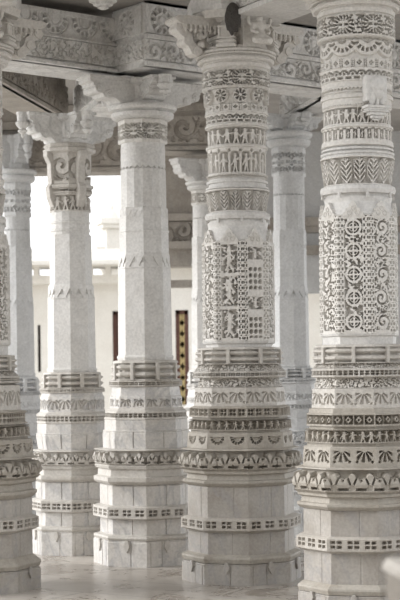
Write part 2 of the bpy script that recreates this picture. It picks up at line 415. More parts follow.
# ------------------------------------------------------------------ pillar builder
class Pillar:
    def __init__(s, label, cx, Z, alpha, bdir, kx=1.0, mats=None, zfix=True):
        s.cx, s.Z, s.alpha, s.k = cx, Z, alpha, kx
        s.X = (cx - 200) * Z / F; s.px = Z / F; s.bdir = bdir
        s.root = thing('marble_pillar', label, 'pillar', (s.X, Z, 0))
        s.phi = math.degrees(math.atan2(s.X, Z))
    def z(s, y, hw=None):
        hw = 30 if hw is None else hw
        Zn = s.Z - .93 * abs(hw) * s.px
        dyu = (y - HY) + (s.cx - 200) * ROLL
        return EYE - dyu * Zn / F
    def tier(s, name, path, shape='oct', mat='clean', bands=(), rot=0.0, step=.55, parent=None, zbot=None, grow=0.0, label=None):
        """path: (y, half width) from bottom to top (y decreasing)"""
        pts = [(p[0], p[1]) for p in path]
        rows_y, rows_w = [], []
        if bands:
            for (y0, w0), (y1, w1) in zip(pts[:-1], pts[1:]):
                n = max(1, int(math.ceil(math.hypot(y1 - y0, w1 - w0) / step)))
                for i in range(n):
                    t = i / n; rows_y.append(y0 + (y1 - y0) * t); rows_w.append(w0 + (w1 - w0) * t)
            rows_y.append(pts[-1][0]); rows_w.append(pts[-1][1])
        else:
            rows_y = [p[0] for p in pts]; rows_w = [p[1] for p in pts]
        ry = np.array(rows_y, float); rw = np.array(rows_w, float)
        # world heights: interpolate the path's own corner heights so levels stay flat
        hz = np.array([s.z(*p) for p in pts])
        if zbot is not None: hz[0] = zbot
        cum = np.concatenate([[0], np.cumsum([math.hypot(b[0] - a[0], b[1] - a[1]) + 1e-6 for a, b in zip(pts[:-1], pts[1:])])])
        cr = np.concatenate([[0], np.cumsum(np.hypot(np.diff(ry), np.diff(rw)) + 1e-9)]); cr = cr / cr[-1] * cum[-1]
        rz = np.interp(cr, cum, hz)
        # angular samples
        if bands:
            thc = -s.phi; wmax = max(p[1] for p in pts)
            dens = max(1.1 * step / wmax * 180 / PI, .45)
            ang = list(np.arange(thc - 104, thc + 104, dens)) + list(np.arange(thc + 104, thc + 256, 5.0))
            t = np.mod((np.array(ang) - s.alpha - rot) / 45.0, 8)
            t = np.unique(np.concatenate([t, np.arange(8)]))
        elif shape == 'oct': t = np.arange(8, dtype=float)
        elif shape == 'hex': t = np.arange(16, dtype=float) / 2
        else: t = np.arange(96, dtype=float) / 12
        A = np.radians(s.alpha + rot)
        if shape == 'oct':
            k0 = np.floor(t); fr = t - k0
            a0 = A + k0 * PI / 4; a1 = a0 + PI / 4
            ux = np.sin(a0) * (1 - fr) + np.sin(a1) * fr; uy = -(np.cos(a0) * (1 - fr) + np.cos(a1) * fr)
        elif shape == 'hex':
            t2 = t * 2; k0 = np.floor(t2); fr = t2 - k0
            a0 = A + k0 * PI / 8; a1 = a0 + PI / 8
            ux = np.sin(a0) * (1 - fr) + np.sin(a1) * fr; uy = -(np.cos(a0) * (1 - fr) + np.cos(a1) * fr)
        else:
            ux = np.sin(A + t * PI / 4); uy = -np.cos(A + t * PI / 4)
        nr, nt = len(ry), len(t)
        R = np.repeat(rw[:, None], nt, 1)
        if bands:
            D = np.zeros((nr, nt)); T = np.repeat(t[None], nr, 0)
            for (yb, yt, fn, units, depth, *off) in bands:
                sel = (ry <= yb + 1e-6) & (ry >= yt - 1e-6)
                if not sel.any(): continue
                y = (yb - ry[sel]) / (yb - yt) - .5
                u = T[sel] * units / 8 + (off[0] if off else 0.0)
                k = np.mod(np.floor(u), units); x = u - np.floor(u) - .5
                wm = rw[sel].mean() * 2 * PI * .98 / units
                asp = wm / (yb - yt)
                D[sel] = np.maximum(D[sel], np.clip(fn(x * asp, np.repeat(y[:, None], nt, 1), k), 0, 1) * depth * 2.3)
            rough = (vnoise(T * 14, np.repeat(ry[:, None], nt, 1) * .35, 31) - .5) * .5
            D = D + rough * .45
            R = R - D
        R = R * s.px
        co = np.stack([R * ux[None], R * uy[None], np.repeat(rz[:, None], nt, 1)], 2).reshape(-1, 3)
        base = world_root(parent) if parent is not None else Vector((s.X, s.Z, 0))
        co[:, 2] -= base.z; co[:, 0] += s.X - base.x; co[:, 1] += s.Z - base.y
        i = np.arange(nr - 1)[:, None] * nt; j = np.arange(nt)[None]; jn = (j + 1) % nt
        q = np.stack([i + j, i + jn, i + nt + jn, i + nt + j], 2).reshape(-1, 4)
        # caps (fans of quads with a repeated centre are avoided: use an inner ring)
        ctr = np.array([[s.X - base.x, s.Z - base.y, 0]])
        nb = len(co)
        inner_b = co[:nt].copy(); inner_b[:, :2] = ctr[0, :2] + (inner_b[:, :2] - ctr[0, :2]) * .02
        inner_t = co[-nt:].copy(); inner_t[:, :2] = ctr[0, :2] + (inner_t[:, :2] - ctr[0, :2]) * .02
        co = np.concatenate([co, inner_b, inner_t])
        j = np.arange(nt); jn = (j + 1) % nt
        qb = np.stack([nb + j, nb + jn, jn, j], 1)
        tt = (nr - 1) * nt
        qt = np.stack([tt + j, tt + jn, nb + nt + jn, nb + nt + j], 1)
        q = np.concatenate([q, qb, qt])
        me = mesh_np(name, co, q)
        if shape == 'round' and not bands:
            pass
        o = link(name, me, M[mat] if isinstance(mat, str) else mat, parent or s.root)
        if label: o['label'] = label
        return o
    def pt(s, ang, r_px):
        """world (x, y) at angle (deg, 0 = towards -Y, + = right) and radius in px"""
        a = math.radians(ang); r = r_px * s.px
        return (s.X + r * math.sin(a), s.Z - r * math.cos(a))
    def dr(s, ang):
        a = math.radians(ang); return (math.sin(a), -math.cos(a))

# small carved seated figure (statuette) by skin modifier, evaluated to a plain mesh
def statuette(name, base, facing, h, mat, parent, arms4=True):
    v = [(0, 0, .22), (0, 0, .42), (0, 0, .58), (0, 0, .68), (0, -.02, .82),      # 0 pelvis 1 waist 2 chest 3 neck 4 head
         (-.20, 0, .60), (-.30, -.05, .42), (-.16, -.20, .34),                    # 5-7 right arm
         (.20, 0, .60), (.30, -.05, .42), (.16, -.20, .34),                        # 8-10
         (-.30, -.18, .14), (.02, -.34, .10), (.30, -.18, .14), (-.02, -.30, .13), # 11-14 crossed legs
         (-.34, .02, .62), (-.38, .0, .84), (.34, .02, .62), (.38, 0, .84), (0, 0, .97)]
    e = [(0, 1), (1, 2), (2, 3), (3, 4), (2, 5), (5, 6), (6, 7), (2, 8), (8, 9), (9, 10), (0, 11), (11, 12), (0, 13), (13, 14), (5, 15), (15, 16), (8, 17), (17, 18), (4, 19)]
    rad = [.17, .12, .16, .06, .115, .08, .06, .045, .08, .06, .045, .11, .07, .11, .07, .05, .055, .05, .055, .05]
    me = bpy.data.meshes.new('f'); me.from_pydata(v, e, []); me.update()
    o = bpy.data.objects.new('f', me); COL.objects.link(o)
    md = o.modifiers.new('skin', 'SKIN'); sk = me.skin_vertices[0].data
    for i, r in enumerate(rad): sk[i].radius = (r, r)
    sk[0].use_root = True
    sb = o.modifiers.new('sub', 'SUBSURF'); sb.levels = 2
    dg = bpy.context.evaluated_depsgraph_get(); dg.update()
    nm = bpy.data.meshes.new_from_object(o.evaluated_get(dg)); bpy.data.objects.remove(o)
    nm.name = name; off = world_root(parent)
    c, s_ = math.cos(facing), math.sin(facing)
    nm.transform(Matrix.Translation(Vector(base) - off) @ Matrix.Rotation(facing, 4, 'Z') @ Matrix.Scale(h, 4))
    for p in nm.polygons: p.use_smooth = True
    nm.materials.clear()
    return link(name, nm, mat, parent)

# relief slab on a wall plane from p0 to p1 (x, y), facing the right-hand normal towards the camera
def relief(name, p0, p1, z0, z1, fn, units, depth, thick, mat, parent=None, step=.0055, label=None):
    p0 = np.array(p0, float); p1 = np.array(p1, float); Ln = np.linalg.norm(p1 - p0); d = (p1 - p0) / Ln
    n = np.array([d[1], -d[0]])
    nx = max(4, int(Ln / step)); nz = max(4, int((z1 - z0) / step))
    s_ = np.linspace(0, 1, nx + 1); h = np.linspace(0, 1, nz + 1)
    u = s_ * units; k = np.minimum(np.floor(u), units - 1); x = (u - k - .5) * (Ln / units) / (z1 - z0)
    X_, Y_ = np.meshgrid(x, h - .5); K_ = np.meshgrid(k, h)[0]
    D = np.clip(fn(X_, Y_, K_), 0, 1) * depth
    edge = np.zeros_like(D)
    off = thick - D
    off[0, :] = off[-1, :] = 0; off[:, 0] = off[:, -1] = 0
    SS, HH = np.meshgrid(s_, z0 + h * (z1 - z0))
    SS[:, 1] = SS[:, 0] + 1e-4; SS[:, -2] = SS[:, -1] - 1e-4; HH[1] = HH[0] + 1e-4; HH[-2] = HH[-1] - 1e-4
    co = np.stack([p0[0] + d[0] * SS * Ln + n[0] * off, p0[1] + d[1] * SS * Ln + n[1] * off, HH], 2).reshape(-1, 3)
    # back sheet to close it
    o0 = world_root(parent) if parent is not None else Vector((0, 0, 0))
    co = co - np.array([o0.x, o0.y, o0.z])
    w = nx + 1
    i = np.arange(nz)[:, None] * w; j = np.arange(nx)[None]
    q = np.stack([i + j, i + j + 1, i + w + j + 1, i + w + j], 2).reshape(-1, 4)
    q = np.concatenate([q, [[nz * w, nz * w + nx, nx, 0]]])
    me = mesh_np(name, co, q)
    o = link(name, me, M[mat], parent)
    if label: o['label'] = label
    return o

# ------------------------------------------------------------------ capitals
def ornate_capital(P, y0, k, mat='carved', comb=False, top_to=4.30, front=True):
    """y0: row of the echinus' upper edge; k: pixel scale relative to the middle pillar"""
    g = lambda y: y0 + (y - 45) * k
    w = lambda v: v * k
    cap = P.tier('capital', [(g(47), w(38)), (g(45), w(38)), (g(45), w(27)), (g(38), w(27)), (g(37), w(30)), (g(34), w(30)), (g(33), w(25)), (g(22), w(25)),
                             (g(21), w(31)), (g(17), w(33)), (g(16), w(46)), (g(8), w(48))], 'oct', mat,
                 [(g(33), g(22), p_lattice, 24, w(2)), (g(44), g(38), p_slot, 32, w(2))], rot=0)
    zt = P.z(g(8), w(48))
    P.tier('echinus', [(g(a_), w(b_)) for a_, b_ in ((68, 31), (66.5, 32), (65.5, 34.2), (62, 34.6), (60.8, 32.8), (59.6, 33), (58.8, 37), (57, 38.4), (55.4, 38), (54.8, 34.6), (53.4, 34.6), (52.8, 39), (51, 40.6), (48, 40.4), (47.2, 37.5), (46, 36))], 'round', mat, [(g(52.2), g(49.5), p_dotsrow, 110, w(1.0))])
    # upper block carrying the roof beam
    b = MB(); b.lathe((P.X, P.Z), [(w(48) * P.px, zt), (w(50) * P.px, zt + .03), (w(50) * P.px, zt + .10), (w(36) * P.px, zt + .11), (w(36) * P.px, top_to)], 8, math.radians(P.alpha + 22))
    b.build('impost_block', M['clean'], P.root)
    pz = lambda y: P.z(g(y), w(40)); q = P.px * k
    for i in range(4):
        a = P.bdir + 90 * i; u = P.dr(a)
        m = MB(); c = (P.X, P.Z)
        if i:
            m.prism(c, u, [(r * q, pz(y)) for r, y in ((20, 14), (72, 16), (74, 18), (74, 21), (68, 24), (20, 24))], 24 * q)
            m.prism(c, u, [(r * q, pz(y)) for r, y in ((20, 24), (66, 24), (64, 28), (20, 30))], 18 * q)
        else:
            m.prism(c, u, [(r * q, pz(y)) for r, y in ((20, 4), (58, 4), (60, 7), (60, 12), (55, 15), (20, 15))], 34 * q)
            m.prism(c, u, [(r * q, pz(y)) for r, y in ((20, 15), (36, 15), (36, 47), (20, 47))], 26 * q)
        # S shaped strut
        if i: m.prism(c, u, [(r * q, pz(y)) for r, y in ((71, 22), (71, 28), (68, 33), (63, 36), (62, 42), (57, 46), (54, 52), (47, 54), (42, 51), (42, 47), (47, 44), (52, 40), (54, 33), (60, 28), (60, 22))], 13 * q)
        if i: m.prism(c, u, [(r * q, pz(y)) for r, y in ((52, 26), (50, 32), (44, 37), (40, 44), (34, 46), (34, 40), (40, 34), (42, 26))], 10 * q)
        for r, y, rr in () if i == 0 else ((68, 28, 4.2), (59, 40, 4.5), (48, 49, 4.2), (45, 34, 3.6)):
            p = (c[0] + u[0] * r * q, c[1] + u[1] * r * q); m.disc(p, (-u[1], u[0]), rr * q, 16 * q, pz(y))
        # drop pendants under the bracket slab
        wv = (-u[1], u[0])
        for side in (-1, 1):
            for j in range(7 if i else 0):
                r = 30 + j * 5.5
                p = (c[0] + u[0] * r * q + wv[0] * side * 10.5 * q, c[1] + u[1] * r * q + wv[1] * side * 10.5 * q)
                m.lathe(p, [(.5 * q, pz(31.5)), (2.1 * q, pz(28.5)), (1.4 * q, pz(26.5)), (2.2 * q, pz(24))], 6)
        m.build('bracket', M[mat], cap)
        # seated figure at the bracket foot
        if i in (0, 1, 3):
            bp = (c[0] + u[0] * (38 if i else 45) * q, c[1] + u[1] * (38 if i else 45) * q)
            statuette('carved_figure', (bp[0], bp[1], pz(47)), math.atan2(u[0], -u[1]), (31 if i else 34) * q, M[mat], cap)
        # miniature shrine on the diagonal
        a2 = a + 45; u2 = P.dr(a2); c2 = (P.X + u2[0] * 33 * q, P.Z + u2[1] * 33 * q); m = MB()
        for hw_, y1, y2, tp in ((9.5, 47, 44, 1), (8, 44, 42.5, 1), (9, 42.5, 40, 1), (7, 40, 38.5, 1), (8.5, 38.5, 36.5, 1), (6.5, 36.5, 27, .95), (8.5, 27, 25.5, 1), (7, 25.5, 23, .8), (6, 23, 21, .7), (4.5, 21, 18.5, .6)):
            m.obox(c2, u2, hw_ * q, hw_ * q, pz(y1), pz(y2), tp)
        for sx in (-1, 1):
            for sy in (-1, 1):
                wv2 = (-u2[1], u2[0])
                p = (c2[0] + (u2[0] * sx + wv2[0] * sy) * 6.8 * q, c2[1] + (u2[1] * sx + wv2[1] * sy) * 6.8 * q)
                m.lathe(p, [(1.3 * q, pz(37)), (1.3 * q, pz(27))], 8)
        m.build('miniature_shrine', M[mat], cap)
    return cap

def plain_capital(P, yt, ys, k, L0=66, mat='clean', top_to=None, pend=(0,), dirs=(0, 1, 2, 3), core=23):
    """ys: row of echinus top, yt: row of bracket top"""
    g = lambda y: ys + (y - 103) * (ys - yt) / 28.0      # template rows 75 (top) .. 103 (foot)
    q = P.px * k
    zz = lambda y: P.z(g(y), 34 * k)
    b = MB(); b.lathe((P.X, P.Z), [(core * q, zz(103)), (core * q, zz(99)), (core * .9 * q, zz(97)), (core * .9 * q, zz(82)), (core * 1.15 * q, zz(80)), (core * 1.2 * q, top_to or zz(75))], 8, math.radians(P.alpha + 22.5) * 0 + math.radians(22.5 - P.bdir))
    cap = b.build('capital', M[mat], P.root, bevel=.006)
    c = (P.X, P.Z)
    for i in dirs:
        a = P.bdir + 90 * i; u = P.dr(a); m = MB(); L = L0 if i else min(L0, 40)
        prof = [(0, 75), (L, 75), (L, 82), (L - 4, 83.5), (L - 4, 86), (L - 7, 88), (L - 6, 91.5), (L - 9, 94), (L - 14, 94), (L - 16, 97.5), (L - 21, 99), (L - 26, 97.5), (L - 30, 99), (L - 34, 103), (0, 103)]
        m.prism(c, u, [(r * q, zz(y)) for r, y in prof], 24 * q)
        for r, y, rr in ((L - 10, 89, 4.5), (L - 21, 94, 4.0)):
            p = (c[0] + u[0] * r * q, c[1] + u[1] * r * q)
            m.disc(p, (-u[1], u[0]), rr * q, 26 * q, zz(y)); m.disc(p, (-u[1], u[0]), rr * .45 * q, 28 * q, zz(y))
        m.prism(c, u, [(r * q, zz(y)) for r, y in ((0, 75), (L + 1.5, 75), (L + 1.5, 78), (0, 78))], 28 * q)
        m.build('bracket', M[mat], cap, bevel=.005)
        if i in pend:
            p = (c[0] + u[0] * (L * .62) * q, c[1] + u[1] * (L * .62) * q)
            m = MB(); r_ = (L + 3)
            p = (c[0] + u[0] * r_ * q, c[1] + u[1] * r_ * q)
            m.lathe(p, [(.6 * q, zz(99)), (2.2 * q, zz(97)), (1.5 * q, zz(95.5)), (5 * q, zz(93.5)), (5.5 * q, zz(92)), (3.5 * q, zz(90.5)), (6.5 * q, zz(88)), (8 * q, zz(86)), (8 * q, zz(84.5)),
                        (6 * q, zz(83.5)), (6.5 * q, zz(77)), (7.2 * q, zz(76.5)), (7.2 * q, zz(75))], 12)
            m.build('pendant', M[mat], cap)
    return cap

# ------------------------------------------------------------------ ornate pillars
def band_post(P, y0, y1, hw, n, wpx, rot, mat, parent):
    """short upright posts standing in front of the rolled mouldings"""
    for i in range(n):
        m = MB(); a = P.alpha + rot + 360 / n * (i + .5)
        c = P.pt(a, hw); m.obox(c, P.dr(a + 90), wpx * P.px, 2.0 * P.px, P.z(y0, hw), P.z(y1, hw))
        m.build('strut', M[mat], parent, bevel=.004)

def rolls(P, name, yb, yt, hw, mat, shape='oct'):
    """stack of rolled mouldings with dark grooves between"""
    h = (yb - yt)
    pa = [(yb, hw + 1), (yb - .04 * h, hw + 1)]
    g = hw - 5
    pa += [(yb - .08 * h, g), (yb - .16 * h, g), (yb - .17 * h, hw - 1), (yb - .24 * h, hw + 1), (yb - .33 * h, hw + 1), (yb - .40 * h, hw - 1), (yb - .41 * h, g), (yb - .53 * h, g),
           (yb - .54 * h, hw - 1.5), (yb - .62 * h, hw + .5), (yb - .70 * h, hw + .5), (yb - .76 * h, hw - 1.5), (yb - .77 * h, g + 1), (yb - .84 * h, g + 1), (yb - .86 * h, hw - 1), (yb - .97 * h, hw - 2), (yt, hw - 5)]
    o = P.tier(name, pa, shape, mat)
    band_post(P, yb, yb - .86 * h, hw * .935, 8, 1.8, 0, mat, o)
    return o

def ornate_lower(P, L, W, mats):
    """L: dict of rows, W: dict of half widths (px in the frame)"""
    t = P.tier
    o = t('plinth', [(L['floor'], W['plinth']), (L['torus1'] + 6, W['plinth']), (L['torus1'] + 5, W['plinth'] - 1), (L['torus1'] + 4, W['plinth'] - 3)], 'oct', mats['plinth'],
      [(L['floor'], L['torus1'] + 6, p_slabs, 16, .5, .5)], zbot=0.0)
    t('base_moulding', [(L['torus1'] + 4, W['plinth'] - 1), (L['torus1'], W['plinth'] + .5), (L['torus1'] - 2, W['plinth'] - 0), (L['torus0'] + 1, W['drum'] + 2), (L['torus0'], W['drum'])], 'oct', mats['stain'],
      [(L['torus1'] + 4, L['torus0'] + 1, p_plain, 8, 0)])
    # little bud tongues hanging from the moulding
    for i in range(8):
        m = MB(); a = P.alpha + 22.5 + 45 * i; c = P.pt(a, W['plinth'] * .935 + .5)
        u = P.dr(a)
        zt_, zb_ = P.z(L['torus1'] + 3, W['plinth']), P.z(L['torus1'] + 15, W['plinth'])
        s_ = P.px
        m.prism(c, (-u[1], u[0]), [(-3.2 * s_, zt_ - .5 * (zt_ - zb_)), (0, zb_), (3.2 * s_, zt_ - .5 * (zt_ - zb_)), (1.6 * s_, zt_), (-1.6 * s_, zt_)], 2.4 * s_)
        m.build('bud_ornament', M[mats['plinth']], o, bevel=.003)
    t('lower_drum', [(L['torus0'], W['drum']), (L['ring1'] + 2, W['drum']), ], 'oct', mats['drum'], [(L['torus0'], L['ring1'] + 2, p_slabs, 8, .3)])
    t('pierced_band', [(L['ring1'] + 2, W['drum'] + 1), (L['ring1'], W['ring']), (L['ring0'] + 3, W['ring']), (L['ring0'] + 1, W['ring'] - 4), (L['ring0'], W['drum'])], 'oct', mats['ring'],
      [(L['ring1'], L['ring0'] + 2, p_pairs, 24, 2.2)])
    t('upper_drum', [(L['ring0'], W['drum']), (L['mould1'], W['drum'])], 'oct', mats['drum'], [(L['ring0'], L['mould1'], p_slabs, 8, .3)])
    h = L['mould1'] - L['mould0']
    t('cyma_moulding', [(L['mould1'], W['drum']), (L['mould1'] - .05 * h, W['mould'] - 3), (L['mould1'] - .2 * h, W['mould']), (L['mould1'] - .35 * h, W['mould']), (L['mould1'] - .42 * h, W['mould'] - 4),
                          (L['mould1'] - .72 * h, W['mould'] - 5), (L['mould1'] - .8 * h, W['mould'] - 1), (L['mould1'] - .95 * h, W['mould'] - .5), (L['mould0'], W['flower'] - 3)], 'oct', mats['stain'])
    fh = L['mould0'] - L['fl0']
    t('lotus_band', [(L['mould0'], W['flower'] - 4), (L['mould0'] - .08 * fh, W['flower'] - 1), (L['mould0'] - .35 * fh, W['flower'] + 1), (L['mould0'] - .7 * fh, W['flower']), (L['fl0'] + 1, W['flower'] - 3), (L['fl0'], W['row3'] + 2)], 'oct', mats['flower'],
      [(L['mould0'] - 1, L['fl0'] + 2, p_lotus, 24, 4.0)])
    # three stepped rows
    t('scalloped_row', [(L['fl0'], W['row3']), (L['r3b'] - .3, W['row3']), (L['r3b'] - .5, W['row3']), (L['r3t'] + 1, W['row3'] - 1), (L['r3t'], W['row3'] - 2), (L['r3t'], W['row2'] - 2)], 'oct', mats['row'], [(L['r3b'], L['r3t'] + 1, L.get('p3', p_scallop), 16, 2.4)])
    t('figure_row', [(L['r3t'], W['row2'] - 3), (L['r2b'] + .6, W['row2'] - 3), (L['r2b'] + .5, W['row2']), (L['r2t'], W['row2'] - .5), (L['r2t'] - .5, W['row2'] - 3)], 'oct', mats['row'], [(L['r2b'], L['r2t'], p_figs, 40, 3.0)])
    t('quatrefoil_row', [(L['r2t'] - .5, W['row1'] - 3), (L['r1b'] + .6, W['row1'] - 3), (L['r1b'] + .5, W['row1']), (L['r1t'], W['row1'] - .5), (L['r1t'] - 1, W['row1'] - 2.5), (L['fb'] + 2.2, W['row1'] - 3), (L['fb'] + 1, W['fan'])], 'oct', mats['row'], [(L['r1b'], L['r1t'], L.get('p1', p_quatre), 32, 2.6)])
    t('fan_frieze', [(L['fb'] + 1, W['fan']), (L['ft'] - 1, W['fan'] - 1), (L['ft'] - 2, W['fan'] - 4)], 'oct', mats['fan'], [(L['fb'], L['ft'], p_fandown, 16, 1.0)])
    t('leaf_necking', [(L['ft'] - 2, W['fan'] - 3), (L['d1'] + 1, W['fan'] - 6)], 'oct', mats['fan'], [(L['ft'] - 2, L['d1'] + 1, p_wave, 16, 1.6)])
    t('dentil_band', [(L['d1'] + 1, W['dent'] - 2), (L['d1'], W['dent']), (L['d0'], W['dent']), (L['d0'] - 1, W['dent'] - 2)], 'oct', mats['dent'], [(L['d1'], L['d0'], p_dent, 56, 2.0)])
    t('sloped_necking', [(L['d0'] - 1, W['dent'] - 1.5), (L['rl1'], W['roll'] - 3)], 'oct', mats['fan'], [(L['d0'] - 1, L['rl1'], p_wave, 16, 1.2)])
    rolls(P, 'rolled_moulding', L['rl1'], L['rl0'], W['roll'], mats['roll'])

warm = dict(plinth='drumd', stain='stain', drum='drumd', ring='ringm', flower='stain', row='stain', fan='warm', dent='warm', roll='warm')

def ornate_shaft(P, L, W, kinds, nf=8, mat='carved'):
    t = P.tier
    t('shaft_foot', [(L['rl0'], W['panel'] - 3), (L['rl0'] - 2, W['panel'] - 3), (L['pb'] + 3, W['panel'] - 2.5), (L['pb'] + 2, W['panel'] - .5), (L['pb'], W['panel'] + .3)], 'oct', 'clean')
    H = (L['pb'] - L['pt']) / (W['panel'] * .765)
    t('carved_shaft', [(L['pb'], W['panel']), (L['pt'], W['panel']), (L['pt'] - 1, W['panel'] - 3)], 'oct', mat, [(L['pb'], L['pt'], panel_fn(kinds, H), 8, 3.2)], step=.5)
    # antefix leaves standing above the panels, in front of a plain cup
    cup = t('cup_neck', [(L['pt'] - 1, W['panel'] - 4), (L['cup'] + 5, W['cup'] - 1), (L['cup'], W['cup'])], 'round', 'clean')
    for i in range(8):
        m = MB(); a = P.alpha + 22.5 + 45 * i; u = P.dr(a); c = P.pt(a, W['panel'] * .93 - 1.5); s_ = P.px * W['panel'] / 36
        zb = P.z(L['pt'] + 1, W['panel']); hh = 13.5 * s_
        pf = [(-9, 0), (9, 0), (9, .22), (6.5, .34), (6.5, .5), (3.8, .6), (3.2, .78), (.6, 1.0), (-.6, 1.0), (-3.2, .78), (-3.8, .6), (-6.5, .5), (-6.5, .34), (-9, .22)]
        m.prism(c, (-u[1], u[0]), [(x * s_, zb + y * hh) for x, y in pf], 3.0 * s_)
        c = P.pt(a, W['panel'] * .93 + .3)
        for dx, dz, r in ((-3.4, 3.2, 2.0), (3.4, 3.2, 2.0), (0, 7.2, 1.8)):
            cc = (c[0] - u[1] * dx * s_, c[1] + u[0] * dx * s_)
            for j in range(10):
                b_ = 2 * PI * j / 10
                m.ball((cc[0] - u[1] * r * s_ * math.cos(b_), cc[1] + u[0] * r * s_ * math.cos(b_), zb + (dz + r * math.sin(b_)) * s_), .62 * s_, n=6)
        m.build('antefix_leaf', M[mat], cup)
    a_, b_ = L['tor1'], L['tor0']
    tor = t('torus_collar', [(L['cup'], W['cup'] - 2), (a_ + 1, W['cup'] - 2), (a_, W['tor'] - 1), ((a_ + b_) / 2, W['tor'] + .3), (b_ + 1, W['tor'] - .5), (b_, W['tor'] - 3)], 'round', 'clean')
    for i in range(8):
        m = MB(); a = P.alpha + 45 * i; m.obox(P.pt(a, W['tor'] - 1.2), P.dr(a + 90), 1.1 * P.px, 1.3 * P.px, P.z(L['cup'] + 1, W['cup']), P.z(a_ - 1, W['tor']))
        m.build('collar_stud', M['clean'], tor)
    lf0, lf1 = L['lf0'], L['lf1']; h = lf1 - lf0
    t('leaf_capital', [(lf1, W['tor'] - 4), (lf1 - .12 * h, W['leaf'] - 3), (lf1 - .4 * h, W['leaf'] - 2), (lf1 - .7 * h, W['leaf'] - .8), (lf0 + .12 * h, W['leaf']), (lf0, W['leaf'])], 'round', mat,
      [(lf1 - 1, lf0 + 1.5, p_leaf, 16, 2.6)], step=.5)

# --- middle pillar
PC = Pillar('ornate carved white marble pillar at the centre with a dark comb under its capital', 239.5, 11.5, 6, 30)
LC = dict(floor=587, torus1=560, torus0=555, ring1=531, ring0=518, mould1=487, mould0=471, fl0=449, r3b=447, r3t=433, r2b=430, r2t=420, r1b=417, r1t=408, fb=405, ft=389, d1=377, d0=372, rl1=364, rl0=347,
          pb=341, pt=241, cup=221, tor1=218, tor0=211, lf1=211, lf0=188)
WC = dict(plinth=60, drum=53.5, ring=60.5, mould=58.5, flower=62, row3=53.5, row2=52.5, row1=51, fan=46, dent=47, roll=44, panel=36.5, cup=30.5, tor=32.5, leaf=32)
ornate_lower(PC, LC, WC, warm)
ornate_shaft(PC, LC, WC, {7: 'figures', 0: 'grid', 1: 'scr', 6: 'scr', 2: 'vine', 5: 'vine', 3: 'circles', 4: 'figures'})
PC.tier('ring_neck', [(188, 29.5), (187, 31.5), (185.5, 31.5), (185, 28.5), (182, 28.5), (181.5, 30.5), (179.5, 30.8), (179, 28), (177.5, 28)], 'round', 'clean')
PC.tier('upper_shaft', [(177.5, 28.5), (176, 30.5), (173.5, 30.5), (173, 29), (147, 29.5), (146.5, 31), (144.5, 31), (144, 29), (125.5, 29.5), (125, 31.5), (123, 31.5), (122, 30.5), (112.5, 30.5), (112, 31.8), (110, 31.5)], 'round', 'carved',
        [(176.5, 173.5, p_zig, 80, 1.6), (173, 147.5, p_arcade, 16, 2.8), (144, 126, p_figs, 20, 3.0), (122, 112.5, p_cresc, 26, 2.4)], step=.5)
PC.tier('wheel_frieze', [(110, 31), (103, 31), (102, 32.5), (86.5, 33.2), (86, 34)], 'round', 'carved', [(103, 87, p_wheel, 10, 2.6, .5), (110, 103, p_cross, 20, 1.6)], step=.5)
PC.tier('medallion_frieze', [(86, 33.4), (84.5, 34.2), (70, 34.2), (69, 33), (67.5, 31.5)], 'round', 'carved', [(85, 69, p_medal, 9, 2.6, .42)], step=.5)
ornate_capital(PC, 45, 1.0, comb=True)

# --- right pillar
PR = Pillar('large ornate carved marble pillar at the right edge with a console on its shaft', 360, 10.2, 9, 33)
LR = dict(floor=618, torus1=592, torus0=585, ring1=552, ring0=537, mould1=511, mould0=494, fl0=468, r3b=465, r3t=447, r2b=443, r2t=430, r1b=426, r1t=414, fb=407, ft=390, d1=376.5, d0=369, rl1=363, rl0=344,
          pb=333.5, pt=215, cup=196, tor1=192, tor0=184, lf1=184, lf0=155, p3=p_fandown, p1=p_diamond)
WR = dict(plinth=66, drum=59.5, ring=67, mould=66, flower=70, row3=59.5, row2=58, row1=55.5, fan=50, dent=50, roll=47.5, panel=40.5, cup=34, tor=37.5, leaf=37)
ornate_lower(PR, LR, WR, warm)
ornate_shaft(PR, LR, WR, {7: 'circles', 0: 'vine', 6: 'scr', 1: 'scr', 2: 'figures', 5: 'vine', 3: 'circles', 4: 'vine'})
PR.tier('ring_neck', [(155, 35), (153.5, 35), (152.5, 36.5), (150.5, 36.8), (149.5, 33), (148.8, 33), (148.4, 36), (146.5, 36), (146, 32.5), (145, 32.5)], 'round', 'clean')
PR.tier('upper_shaft', [(145, 34.5), (144, 36), (139.5, 35.6), (139, 34.5), (126.5, 34.5), (126, 36), (124, 35.8), (123.5, 33.6), (106, 33.6), (105, 35), (103.5, 34.6), (97.5, 34.4), (97, 36), (93.5, 36), (93, 34), (92, 34), (91.5, 35.5), (86, 35.3), (85.5, 34.5), (81, 34.8), (80, 36)], 'round', 'carved',
        [(139, 127, p_arcade, 30, 2.8), (123, 106.5, p_figs, 26, 3.0), (105, 103.5, p_dotsrow, 80, .8), (91, 86.5, p_zig, 56, 1.5)], step=.5)
PR.tier('crescent_band', [(80, 35.5), (79, 36), (68, 36), (67, 37)], 'round', 'carved', [(79.5, 68, p_cresc, 26, 2.4)], step=.5)
PR.tier('roundel_frieze', [(67, 35), (58, 35.5), (37, 36.2), (36, 37.5)], 'round', 'carved', [(58, 37, p_wheelhalf, 9, 2.6, .42), (67, 58, p_cross, 18, 1.6)], step=.5)
PR.tier('medallion_frieze', [(36, 38.2), (35, 39), (14, 39), (13, 38), (11.5, 36)], 'round', 'carved', [(34, 14, p_medal, 8.0 and 8, 3.2, .25)], step=.5)
ornate_capital(PR, -12, 1.13)
